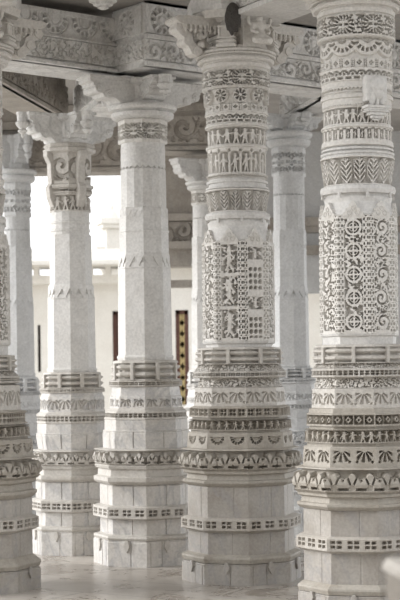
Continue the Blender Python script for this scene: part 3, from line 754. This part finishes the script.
# console on the shaft
def console(P):
    a = 23; c = P.pt(a, 35); u = P.dr(a); q = P.px; m = MB()
    z = lambda y: P.z(y, 44)
    m.obox(P.pt(a, 34), P.dr(a + 90), 11.5 * q, 7 * q, z(101), z(75), 1.0)
    cc = P.pt(a, 39)
    for w_, y1, y2 in ((13, 108, 105), (11.5, 110, 108), (12, 112, 110), (9, 115, 112), (6, 118, 115), (4, 120, 118)):
        m.obox(cc, P.dr(a + 90), w_ * q, (w_ * .5) * q, z(y1), z(y2))
    o = m.build('console', M['clean'], P.root, bevel=.008)
    m = MB(); b = P.pt(a, 41)
    wv = P.dr(a + 90)
    for dx, yy, r, sx, sz in ((0, 84, 8.5, 1, 1.0), (0, 93, 6.5, 1, 1.0), (-5.5, 98, 3.4, 1, 2.0), (5.5, 98, 3.4, 1, 2.0), (0, 99, 3.0, .8, 2.2)):
        m.ball((b[0] + wv[0] * dx * q, b[1] + wv[1] * dx * q, z(yy)), r * q, sx, .6, sz, 14)
    m.build('carved_elephant_head', M['clean'], o, smooth=True)
console(PR)

# --- left edge pillar
PL = Pillar('ornate carved marble pillar cut off by the left edge of the view', -23.5, 11.15, 0, 30)
LL = dict(floor=598, torus1=569, torus0=560, ring1=533, ring0=519, mould1=501, mould0=481, fl0=459, r3b=458, r3t=441, r2b=438, r2t=427, r1b=425, r1t=413, fb=410, ft=387, d1=383, d0=377, rl1=371, rl0=355,
          pb=343, pt=243, cup=224, tor1=221, tor0=214, lf1=214, lf0=190)
WL = dict(plinth=62, drum=54, ring=60.5, mould=59, flower=64, row3=56, row2=53.5, row1=50.5, fan=44, dent=43.5, roll=40, panel=34.5, cup=30, tor=31, leaf=31)
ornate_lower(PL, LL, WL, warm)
ornate_shaft(PL, LL, WL, {7: 'circles', 0: 'vine', 6: 'scr', 1: 'scr', 2: 'scr', 5: 'vine', 3: 'circles', 4: 'vine'})
PL.tier('upper_shaft', [(190, 29.5), (187, 31), (184, 28.5), (178, 30.5), (175, 28), (147, 28.5), (146, 30), (144, 28.5), (110, 28.5), (109, 30), (107, 29), (62, 29), (60, 28)], 'round', 'carved',
        [(174, 148, p_arcade, 16, 2.6), (143, 111, p_figs, 18, 3.0), (106, 63, p_medal, 10, 2.6)])
ornate_capital(PL, 38, 1.02)

# ------------------------------------------------------------------ plainer pillars (template in rows of the second pillar)
def plain_pillar(label, cx, Z, alpha, bdir, anchors, kfun, mat='clean', base='warm', ybr=75, L=66, neck=None, pend=(0,), top_to=None, capmat=None, fine=True):
    P = Pillar(label, cx, Z, alpha, bdir)
    xs = [a[0] for a in anchors]; ysx = [a[1] for a in anchors]
    Y = lambda y: float(np.interp(y, xs, ysx))
    K = kfun
    T = lambda pts: [(Y(a), b * K(a)) for a, b in pts]
    t = P.tier; k1 = K(300)
    m_base, m_drum = ('clean', 'clean') if base == 'light' else (('warm', 'drum') if base == 'warm' else ('cool', 'cool'))
    st = .6 if fine else .9
    o = t('plinth', T([(567, 54), (542, 54), (541, 52)]), 'oct', m_drum, [(Y(567), Y(542), p_slabs, 16, .5, .5)], zbot=0.0, step=st)
    for i in range(8):
        m = MB(); a = P.alpha + 22.5 + 45 * i; kk = K(542); c = P.pt(a, 54 * kk * .935); u = P.dr(a); s_ = P.px * kk; zt_ = P.z(Y(541), 54 * kk)
        m.prism(c, (-u[1], u[0]), [(-3 * s_, zt_ - 6 * s_), (0, zt_ - 12 * s_), (3 * s_, zt_ - 6 * s_), (1.5 * s_, zt_), (-1.5 * s_, zt_)], 2.4 * s_)
        m.build('bud_ornament', M[m_base], o)
    t('base_moulding', T([(541, 53), (539, 54), (537, 53), (536, 49), (535, 47)]), 'oct', m_base)
    t('lower_drum', T([(535, 47), (519, 47)]), 'oct', m_drum, [(Y(535), Y(519), p_slabs, 8, .7)], step=st)
    t('pierced_band', T([(520, 49), (519, 54), (508, 54), (506.5, 50), (506, 47)]), 'oct', m_base, [(Y(518.5), Y(508.5), p_pairs, 24, 2.0 * K(513))], step=st)
    t('upper_drum', T([(506, 47), (485, 47)]), 'oct', m_drum, [(Y(506), Y(485), p_slabs, 8, .7)], step=st)
    t('cyma_moulding', T([(485, 48), (484, 51), (482, 53), (478, 53), (476.5, 49), (470, 48.5), (469, 51), (466.5, 52), (465.5, 51)]), 'oct', m_base)
    t('lotus_band', T([(465.5, 50), (464, 53), (458, 55), (452, 54), (450, 52), (449, 44)]), 'oct', m_base, [(Y(464.5), Y(451), p_lotus, 24, 3.0 * K(458))], step=st)
    t('stepped_block', T([(449, 43.5), (432, 43.5), (431, 43), (430.5, 41.5), (421, 41.5), (420, 41)]), 'oct', m_drum, [(Y(448), Y(432), p_slabs, 8, .9)], step=st)
    t('double_dentil_band', T([(420, 41), (419.5, 42), (411.5, 40.5), (410.5, 39), (408, 36.5)]), 'oct', m_base, [(Y(419), Y(412), p_dent, 48, 1.6 * K(415))], step=st)
    t('fan_frieze', T([(408, 36.5), (397, 36), (396, 35), (387, 33.5)]), 'oct', m_drum, [(Y(408), Y(397), p_fandown, 16, .9 * K(400))], step=st)
    t('dentil_band', T([(387, 34), (386, 36.5), (381, 36.5), (380, 34)]), 'oct', m_base, [(Y(386), Y(381), p_dent, 48, 1.5 * K(383))], step=st)
    rolls(P, 'rolled_moulding', Y(380), Y(360), 34 * K(370), m_base)
    t('lower_shaft', T([(360, 27.5), (357, 28.5), (355.5, 28), (355, 27), (266, 26.3), (262, 25.8)]), 'oct', mat)
    t('leaf_carving', T([(268, 26.6), (266, 27.3), (253, 25.3), (252, 24.6)]), 'oct', mat, [(Y(266.5), Y(253.5), p_triangles, 16, 2.0 * k1)], step=st)
    if neck: neck(P)
    else:
        t('middle_shaft', T([(262, 24.8), (231, 24.6), (230.7, 25.3), (229.5, 25.3), (229, 24.5), (207, 24.2)]), 'oct', mat)
        t('leaf_fringe', T([(217, 24.4), (216, 24.9), (207, 24.2), (206, 23)]), 'oct', mat, [(Y(216), Y(207), p_triangles, 24, 1.5 * k1)], step=st)
        t('faceted_shaft', T([(207, 22.8), (168, 22.6)]), 'hex', mat)
        t('round_shaft', T([(168, 22.0), (166, 22.3), (141.5, 22)]), 'round', mat, [(Y(170), Y(166), p_zig, 24, .9 * k1)], step=st)
        t('carved_collar', T([(141.5, 24), (140, 24.8), (119, 24.8), (117.5, 23.5)]), 'oct', 'carved' if mat != 'cool' else 'cool', [(Y(138.5), Y(122), p_medal, 8, 1.9 * k1)], step=st)
        t('echinus', T([(117.5, 25), (116.5, 28), (114, 31), (110.5, 31.5), (109.5, 28.5), (108.5, 29.5), (107, 33), (104.5, 34.5), (102.5, 34), (102, 30)]), 'round', mat)
        plain_capital(P, ybr, Y(102), K(102), L, capmat or mat, top_to, pend)
    return P

ANB = [(75, 75), (567, 567)]
PB = plain_pillar('plain white faceted marble pillar left of the central ornate one', 145.5, 12.6, 1, 33, ANB, lambda y: 1.0 if y < 452 else 1.0, ybr=76)

def neckA(P):
    t = P.tier
    t('middle_shaft', [(294, 21.3), (234, 20.8)], 'oct', 'clean')
    t('faceted_shaft', [(234, 19.2), (231, 19.2), (230.5, 20), (228.5, 20), (228, 19.2), (223, 19.2), (222.5, 20), (221, 20), (220.5, 19.2), (211, 19.4)], 'hex', 'clean')
    t('carved_neck', [(211, 21), (193, 21), (192, 22.5), (190, 22.5), (187.5, 21.5), (187, 23.5), (184, 24), (183, 21), (152, 22)], 'oct', 'warm',
      [(210, 194, p_figs, 16, 2), (191.5, 188, p_dent, 40, 1.2), (182, 153, p_scroll, 8, 1.8)])
    m = MB(); q = P.px                       # carved console figure leaning out of the neck
    for a in (-55, 35):
        c = (P.X, P.Z); u = P.dr(a)
        m.prism(c, u, [(r * q, P.z(y, 26)) for r, y in ((15, 150), (28, 150), (28, 155), (24, 162), (23.5, 175), (23, 182), (26, 186), (25, 196), (21, 206), (15, 206))], 8 * q)
    m.build('console', M['warm'], P.root, bevel=.006)
    t('echinus', [(152, 23), (150, 26), (147, 26.5), (146, 24.5), (144, 26), (142, 25)], 'oct', 'warm')
    plain_capital(P, 112, 142, .85, 58, 'beam', None, (0, 3))
ANA = [(206, 211), (253, 285), (262, 294), (268, 299), (355, 368), (360, 372), (380, 388), (387, 393), (397, 397), (408, 412), (411, 414), (420, 424), (449, 450), (465, 466), (485, 482), (507, 500.5), (519, 512), (536, 527), (542, 533), (567, 555)]
PA = plain_pillar('plain white marble pillar with a carved upper neck, second from the left', 72, 13.35, 2, 33, ANA, lambda y: .89 if y < 412 else (.85 if y < 449 else .80), neck=neckA, base='warm')

AND = [(75, 128), (102, 168), (117, 181), (141, 216), (167, 230), (206, 246), (253, 296), (262, 303), (355, 373), (380, 392), (413, 410), (449, 435), (567, 513)]
PD = plain_pillar('slim pale pillar in the background beside the left edge', 18, 16.8, 4, 33, AND, lambda y: .62, mat='cool', base='cool', ybr=134, fine=False, L=60)
ANE = [(75, 112), (102, 130), (117, 145), (141, 175), (167, 194), (206, 228), (229, 275), (253, 286), (262, 295), (355, 365), (380, 378), (413, 405), (449, 430), (567, 535)]
PE = plain_pillar('grey faceted pillar standing behind the two large ornate pillars', 291, 14.5, 7, 33, ANE, lambda y: .70, mat='cool', base='cool', ybr=113, fine=False, L=50)
ANF = [(75, 155), (102, 180), (117, 189), (141, 204), (167, 218), (206, 236), (262, 300), (355, 366), (413, 408), (449, 432), (567, 520)]
PF = plain_pillar('slim white pillar half hidden behind the central ornate pillar', 208, 16, 5, 33, ANF, lambda y: .60, mat='clean', base='light', ybr=158, fine=False, L=62)

# ------------------------------------------------------------------ dark comb under the central capital
def comb():
    q = PC.px; m = MB()
    c = PC.pt(-4, 53); zt = PC.z(4, 49)
    bm = bmesh.new(); bmesh.ops.create_icosphere(bm, subdivisions=4, radius=1)
    rr = random.Random(3)
    for v in bm.verts:
        n = v.co.copy(); k = 1 + .05 * math.sin(9 * n.x + 3) * math.cos(7 * n.z) + rr.uniform(-.05, .05)
        w = 7.4 * (1 - .12 * n.z) if n.z < 0 else 7.4
        v.co = Vector((n.x * w * 1.05 * q * k, n.y * 4.5 * q * k, (n.z * 15.0 - 15) * q * k))
    me = bpy.data.meshes.new('honeycomb'); bm.to_mesh(me); bm.free()
    o = link('honeycomb', me, M['comb']); o.location = (c[0], c[1], zt)
    o['label'] = 'dark grey wild bee comb hanging from the capital of the central pillar'; o['category'] = 'honeycomb'
comb()

# ------------------------------------------------------------------ beams
def P3(x, y, zh):
    """point on the picture ray of (x, y) at world height zh"""
    dx, dy = x - 200, y - HY
    dxu = dx - dy * ROLL; dyu = dy + dx * ROLL
    Zd = -(zh - EYE) * F / dyu
    return Vector((dxu * Zd / F, Zd))
ZB = 3.82
def beam(name, label, p0, p1, z0, z1, depth, mat, friezes=(), ledges=(), ext0=0.0, ext1=0.0, soffit=None):
    """p0 -> p1 front bottom edge (x, y), seen face on the right-hand side; friezes (za, zb, fn, unit length, cut)"""
    p0 = Vector(p0); p1 = Vector(p1); d = (p1 - p0).normalized(); p0 = p0 - d * ext0; p1 = p1 + d * ext1
    n = Vector((d.y, -d.x)); L = (p1 - p0).length; mid = (p0 + p1) / 2 - n * depth / 2
    r = thing(name, label, 'beam', (mid.x, mid.y, z0))
    m = MB(); m.obox(mid, d, L / 2, depth / 2, z0, z1); m.build('beam_block', M[mat], r)
    for za, zb, fn, ul, cut, mt in friezes:
        relief('carved_frieze', p0, p1, za, zb, fn, max(1, round(L / ul)), cut, .025, mt, r, step=.007)
    m = MB(); has = False
    for za, zb, out in ledges:
        m.obox((p0 + p1) / 2 + n * (out / 2 - .02), d, L / 2, out / 2 + .02, za, zb); has = True
    if has: m.build('ledge_moulding', M[mat], r, bevel=.004)
    return r
# left beam
a0, a1 = P3(0, 58, ZB), P3(126, 75, ZB)
d1 = (a1 - a0).normalized()
beam('carved_beam', 'grey marble beam with half-round medallions running across the upper left', a0, a1, ZB, 4.22, .42, 'beam',
     [(ZB + .045, ZB + .20, p_wave, .22, .018, 'beam'), (ZB + .225, ZB + .385, p_halfround, .27, .026, 'beam')], [(ZB, ZB + .03, .035), (ZB + .205, ZB + .222, .04), (4.205, 4.24, .03)], ext0=.2)
# right beam behind the central pillar
b0, b1 = P3(144.5, 65.5, ZB), P3(320, 88, ZB)
d2 = (b1 - b0).normalized()
beam2 = beam('carved_beam', 'long carved marble beam passing behind the central capital to the right', b0, b1, ZB, 4.305, .42, 'beam',
     [(ZB + .05, ZB + .20, p_scroll, .17, .026, 'beam'), (ZB + .25, ZB + .47, p_roundel, .30, .03, 'beam')], [(ZB, ZB + .035, .035), (ZB + .205, ZB + .24, .045), (ZB + .48, 4.30, .05)], ext1=1.6)
n2 = Vector((d2.y, -d2.x))
e0_ = b0 - n2 * .40; e1_ = b0 - n2 * .012
relief('end_frieze', e0_ - d2 * .0, e1_ - d2 * .0, ZB + .05, ZB + .20, p_wave, 1, .02, .022, 'beam', beam2, step=.006)
relief('end_frieze', e0_, e1_, ZB + .25, ZB + .46, p_roundel, 1, .02, .022, 'beam', beam2, step=.006)

# diagonal beams behind
q0, q1 = P3(2, 80, ZB + .03), P3(66, 117, ZB + .03)
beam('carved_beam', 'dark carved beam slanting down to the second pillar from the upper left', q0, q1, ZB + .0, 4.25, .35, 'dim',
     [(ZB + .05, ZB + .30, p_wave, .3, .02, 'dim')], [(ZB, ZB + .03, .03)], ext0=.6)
v0, v1 = P3(76, 118, ZB + .03), P3(98, 100, ZB + .03)
beam('carved_beam', 'short shaded beam joining the second pillar to the plain white one', v0, v1, ZB, 4.25, .32, 'beam', [(ZB + .05, ZB + .30, p_wave, .3, .02, 'beam')], [])
w0, w1 = P3(282, 119, ZB + .02), P3(322, 95, ZB + .02)
beam('carved_beam', 'slanting carved beam between the grey pillar and the right ornate pillar', w0, w1, ZB, 4.1, .36, 'beam', [(ZB + .04, ZB + .22, p_wave, .2, .03, 'beam')], [(ZB, ZB + .03, .03)], ext1=.12)
# beams across the far bays
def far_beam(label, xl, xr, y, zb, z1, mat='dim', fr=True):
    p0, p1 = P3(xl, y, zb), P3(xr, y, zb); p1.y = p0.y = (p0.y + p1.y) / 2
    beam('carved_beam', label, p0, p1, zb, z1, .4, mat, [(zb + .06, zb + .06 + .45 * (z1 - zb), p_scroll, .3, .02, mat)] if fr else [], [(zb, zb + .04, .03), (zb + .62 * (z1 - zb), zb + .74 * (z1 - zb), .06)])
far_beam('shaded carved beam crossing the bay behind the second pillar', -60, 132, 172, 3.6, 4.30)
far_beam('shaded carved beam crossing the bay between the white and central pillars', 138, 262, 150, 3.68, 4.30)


# beam joining middle and right ornate pillars above
e0 = Vector((PC.X + .12, PC.Z - .1)); e1 = Vector((PR.X, PR.Z + .1))
dd = (e1 - e0).normalized(); nn = Vector((dd.y, -dd.x))
if nn.y > 0: nn = -nn
mid = (e0 + e1) / 2
rb = thing('carved_beam', 'white carved beam at the top joining the central and right ornate pillars', 'beam', (mid.x, mid.y, 4.0))
m = MB(); m.obox(mid, dd, (e1 - e0).length / 2, .2, 3.97, 4.30); m.build('beam_block', M['clean'], rb)
p_a, p_b = (e0, e1) if (dd.y * 1 < 0 and Vector((dd.y, -dd.x)).y < 0) else (e1, e0)
nrm = Vector(((p_b - p_a).normalized().y, -(p_b - p_a).normalized().x))
relief('carved_frieze', p_a + nrm * .19, p_b + nrm * .19, 4.02, 4.12, p_halfround, 12, .012, .03, 'clean', rb, step=.006)
m = MB(); m.obox(mid + nrm * .11, dd, (e1 - e0).length / 2, .13, 3.965, 4.0); m.obox(mid + nrm * .11, dd, (e1 - e0).length / 2, .12, 4.13, 4.16); m.build('ledge_moulding', M['clean'], rb)

# hanging rosette
rz = P3(103, 4, 4.12)
m = MB(); m.lathe(rz, [(.02, 4.08), (.04, 4.09), (.04, 4.105), (.07, 4.11), (.075, 4.13), (.10, 4.135), (.105, 4.16), (.13, 4.165), (.135, 4.20), (.16, 4.205), (.17, 4.312)], 32)
o = m.build('ceiling_rosette', M['beam']); o['label'] = 'round stepped stone rosette hanging from the ceiling above the left beam'; o['category'] = 'rosette'

# ------------------------------------------------------------------ setting
def slab(name, x0, x1, y0, y1, z0, z1, mat, kind='structure'):
    m = MB(); m.add([(x0, y0, z0), (x1, y0, z0), (x1, y1, z0), (x0, y1, z0), (x0, y0, z1), (x1, y0, z1), (x1, y1, z1), (x0, y1, z1)],
                    [(3, 2, 1, 0), (4, 5, 6, 7), (0, 1, 5, 4), (1, 2, 6, 5), (2, 3, 7, 6), (3, 0, 4, 7)])
    return m.build(name, M[mat], None, kind)
slab('floor', -5, 8, -3.4, 21, -.3, 0, 'floor')
for i_, e_ in enumerate(((-40, -5, -12, 70), (8, 40, -12, 70), (-5, 8, 21, 70), (-5, 8, -12, -3.4))):
    slab('lighting_slab_%d' % (i_ + 2), *e_, -.3, -.004, 'far')  # pale court ground, added as separate slabs to bounce light upward
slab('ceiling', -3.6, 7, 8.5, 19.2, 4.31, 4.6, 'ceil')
slab('light_block_wall', -9, 9, -3.4, -3.0, 0, 4.3, 'warm')  # unseen wall behind the camera, added to block front light
slab('lighting_slab_1', -9, 9, -3.4, 5.2, 4.31, 4.6, 'warm')  # unseen roof over the camera, added to dim light from the front

# ------------------------------------------------------------------ buildings behind
def Wp(x, y, Z):
    dx, dy = x - 200, y - HY
    dxu = dx - dy * ROLL; dyu = dy + dx * ROLL
    return dxu * Z / F, EYE - dyu * Z / F

def facade(label, Z, x0, x1, ytop, openings, mat='far', depth=.5):
    """wall made of piers and lintels round rectangular openings given in rows/columns at depth Z"""
    X0, X1 = Wp(x0, 370, Z)[0], Wp(x1, 370, Z)[0]; zt = Wp((x0 + x1) / 2, ytop, Z)[1]
    r = thing('temple_building', label, 'building', ((X0 + X1) / 2, Z, 0))
    m = MB(); xs = X0
    ops = sorted((Wp(a, 370, Z)[0], Wp(b, 370, Z)[0], max(0, Wp(a, d, Z)[1]), Wp(a, c, Z)[1], knd) for a, b, c, d, knd in openings)
    def bx(mm, xa, xb, za, zb, yo=0, dp=depth): mm.obox(((xa + xb) / 2, Z + yo + dp / 2), (1, 0), (xb - xa) / 2, dp / 2, za, zb)
    for oa, ob, oz0, oz1, knd in ops:
        bx(m, xs, oa, 0, zt); bx(m, oa, ob, oz1, zt)
        if oz0 > .01: bx(m, oa, ob, 0, oz0)
        xs = ob
    bx(m, xs, X1, 0, zt); m.build('wall', M[mat], r)
    for oa, ob, oz0, oz1, knd in ops:
        if knd == 'open': continue
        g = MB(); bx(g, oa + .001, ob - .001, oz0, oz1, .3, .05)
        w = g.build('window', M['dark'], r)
        f = MB()
        for xa, xb, za, zb in ((oa, oa + .06, oz0, oz1), (ob - .06, ob, oz0, oz1), (oa, ob, oz1 - .06, oz1)): bx(f, xa, xb, za, zb, .1, .1)
        f.build('window_frame', M['wood'], w)
        if knd == 'lattice':
            l = MB(); n = 4; W_ = (ob - oa - .12); st_ = W_ / 1.0; hz = oz0
            import itertools
            x_a, x_b = oa + .06, ob - .06; z_ = oz0; step_ = (x_b - x_a) * 2.2
            while z_ < oz1 - .05:
                for s0, s1 in ((x_a, x_b), (x_b, x_a)):
                    pts = []
                    for tt in range(0, 9):
                        t_ = tt / 8; pts.append((s0 + (s1 - s0) * (.5 - .5 * math.cos(PI * t_)), z_ + step_ * t_))
                    for (xa, za), (xb, zb) in zip(pts[:-1], pts[1:]):
                        if zb > oz1: continue
                        l.add([(xa - .035, Z + .12, za), (xa + .035, Z + .12, za), (xb + .035, Z + .12, zb), (xb - .035, Z + .12, zb), (xa - .035, Z + .16, za), (xa + .035, Z + .16, za), (xb + .035, Z + .16, zb), (xb - .035, Z + .16, zb)],
                              [(0, 1, 2, 3), (7, 6, 5, 4), (0, 4, 5, 1), (2, 6, 7, 3), (1, 5, 6, 2), (0, 3, 7, 4)])
                z_ += step_
            l.build('window_lattice', M['gold'], w)
        if knd == 'curtain':
            g = MB()
            for i in range(6):
                xx = oa + (ob - oa) * (.5 + .08 * i); g.lathe((xx, Z + .25), [(.03, oz0 + .02), (.035, (oz0 + oz1) / 2), (.03, oz1 - .05)], 8)
            g.build('curtain', M['red'], w)
    return r, X0, X1, zt
# left court building with eaves (seen between the left and white pillars)
r, X0, X1, zt = facade('cream temple wall with dark red window beyond the second pillar', 27, -40, 420, 282, [(113, 121, 311, 372, 'curtain'), (38, 41, 325, 372, 'curtain')])
m = MB()
m.obox(((X0 + X1) / 2, 27 - .12), (1, 0), (X1 - X0) / 2, .25, zt - .02, zt + .12); m.obox(((X0 + X1) / 2, 27 - .25), (1, 0), (X1 - X0) / 2 + .1, .45, zt + .25, zt + .33)
for i in range(26): m.obox((X0 + (i + .5) * (X1 - X0) / 26, 27 - .3), (1, 0), .045, .1, zt + .12, zt + .25)
m.build('eaves_moulding', M['far'], r)
# sloping stone awning above
m = MB()
za, zb_ = zt + .33, zt + .62
m.add([(X0, 26.1, za), (X1, 26.1, za), (X1, 27.6, zb_), (X0, 27.6, zb_), (X0, 26.1, za - .07), (X1, 26.1, za - .07), (X1, 27.6, zb_ - .07), (X0, 27.6, zb_ - .07)],
      [(0, 1, 2, 3), (7, 6, 5, 4), (0, 4, 5, 1), (2, 6, 7, 3), (1, 5, 6, 2), (0, 3, 7, 4)]); m.build('stone_awning', M['far'], r)
r2, X0b, X1b, ztb = facade('cream temple wall with a gold latticed window behind the white pillar', 24, 155, 262, 262, [(176, 189, 310, 405, 'lattice')])
m = MB(); m.obox(((X0b + X1b) / 2, 24 - .1), (1, 0), (X1b - X0b) / 2, .2, ztb - .1, ztb + .1); m.build('eaves_moulding', M['far'], r2)
r3, X0c, X1c, ztc = facade('pale grey inner wall behind the grey pillar on the right', 19, 262, 460, 112, [(306, 326, 292, 420, 'open')], 'cool')
m = MB()
for y_, out in ((222, .18), (228, .10), (250, .22)):
    zc = Wp(315, y_, 19)[1]; m.obox(((X0c + X1c) / 2, 19 - out / 2), (1, 0), (X1c - X0c) / 2, out / 2, zc - .06, zc + .04)
m.build('ledge_moulding', M['dim'], r3)

# porch pillar with wide cornice in the court
def porch(label, cx, Z, top, w_, mats='far', k=1.0):
    x_, zt_ = Wp(cx, top, Z); s_ = Z / F
    r = thing('porch_pillar', label, 'pillar', (x_, Z, 0))
    m = MB(); hh = w_ * s_
    m.obox((x_, Z), (1, .3), hh * .55, hh * .55, 0, zt_ - 70 * s_); m.build('shaft', M[mats], r)
    m = MB()
    for a, b, c in ((.75, 70, 62), (.62, 62, 50), (.85, 50, 44), (1.1, 44, 38), (.8, 38, 10), (1.25, 10, 6), (1.5, 6, 0)):
        m.obox((x_, Z), (1, .3), hh * a, hh * a, zt_ - b * s_, zt_ - c * s_)
    m.lathe((x_, Z), [(hh * .8, zt_), (hh * .5, zt_ + 6 * s_), (hh * .2, zt_ + 9 * s_), (hh * .25, zt_ + 12 * s_), (.01, zt_ + 16 * s_)], 12)
    cap = m.build('capital', M[mats], r, bevel=.01)
    m = MB()
    for sg in (-1, 1):
        m.prism((x_, Z), (sg, .3 * sg), [(0, zt_ - 60 * s_), (hh * .8, zt_ - 60 * s_), (hh * 1.3, zt_ - 50 * s_), (hh * 1.2, zt_ - 44 * s_), (hh * 1.7, zt_ - 36 * s_), (hh * 1.7, zt_ - 28 * s_), (0, zt_ - 28 * s_)], hh * .5)
    m.build('bracket', M[mats], cap)
porch('bright white porch pillar with stepped cornice rising above the sunlit court wall', 112, 28.6, 219, 10)

# shaded bay structure between white and slim pillars
xa, za_ = Wp(182, 165, 18.4)
rw = bpy.data.objects.new('lintel_panel', None); COL.objects.link(rw); rw.location = (xa, 18.4, za_ - 1.2); rw['kind'] = 'structure'  # lintel wall panel hung below the ceiling, open underneath
m = MB(); zl = Wp(182, 288, 18.4)[1]; zh = 4.30
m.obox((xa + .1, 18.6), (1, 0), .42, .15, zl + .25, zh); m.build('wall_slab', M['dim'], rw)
m = MB()
for y_, o_ in ((218, .14), (246, .18), (284, .12)):
    zc = Wp(182, y_, 18.4)[1]; m.obox((xa + .1, 18.4), (1, 0), .42, o_, zc - .04, zc + .04)
m.build('ledge_moulding', M['dim'], rw)
relief('carved_frieze', (xa - .3, 18.45), (xa + .5, 18.45), Wp(182, 243, 18.4)[1], Wp(182, 222, 18.4)[1], p_scroll, 4, .03, .05, 'dim', rw)

# blurred stone post close to the camera, lower right
fx = .497
m = MB(); m.obox((fx + .19, 4.2), (1, .12), .17, .17, 0, .952, 1.0)
root = thing('stone_post', 'out-of-focus pale stone post close by in the lower right corner', 'post', (fx + .19, 4.2, 0))
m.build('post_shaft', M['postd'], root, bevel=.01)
m = MB(); m.obox((fx + .19, 4.2), (1, .12), .18, .18, .95, .962); m.obox((fx + .19, 4.2), (1, .12), .18, .18, .962, .985, .93); m.build('post_cap', M['ringm'], root, bevel=.012)  # paler cap colour carries the lit top of the post

# ------------------------------------------------------------------ camera
cam = bpy.data.cameras.new('camera'); co = bpy.data.objects.new('camera', cam); COL.objects.link(co)
co.location = (0, 0, EYE)
co.rotation_euler = (Matrix.Rotation(PI / 2, 3, 'X') @ Matrix.Rotation(-ROLL, 3, 'Z')).to_euler()
cam.sensor_fit = 'VERTICAL'; cam.sensor_height = 36; cam.lens = F * 36 / 600
cam.shift_y = (HY - 300) / 600
cam.dof.use_dof = True; cam.dof.focus_distance = 10.7; cam.dof.aperture_fstop = 96 / 26.0
cam.clip_end = 200
scene.camera = co

# ------------------------------------------------------------------ light
w = bpy.data.worlds.new('sky'); scene.world = w; w.use_nodes = True
bg = w.node_tree.nodes['Background']; bg.inputs['Color'].default_value = (.97, .985, 1.0, 1); bg.inputs['Strength'].default_value = 1.15
sun = bpy.data.lights.new('sun', 'SUN'); sun.energy = 2.2; sun.angle = math.radians(35); sun.color = (1, .985, .96)
so = bpy.data.objects.new('sun', sun); COL.objects.link(so)
so.rotation_euler = Vector((.90, -.10, -.40)).to_track_quat('-Z', 'Y').to_euler()

scene.view_settings.view_transform = 'Standard'; scene.view_settings.look = 'None'
scene.view_settings.gamma = 1.0; scene.view_settings.exposure = 0.60
scene.cycles.use_denoising = True
scene.cycles.max_bounces = 8; scene.cycles.diffuse_bounces = 5
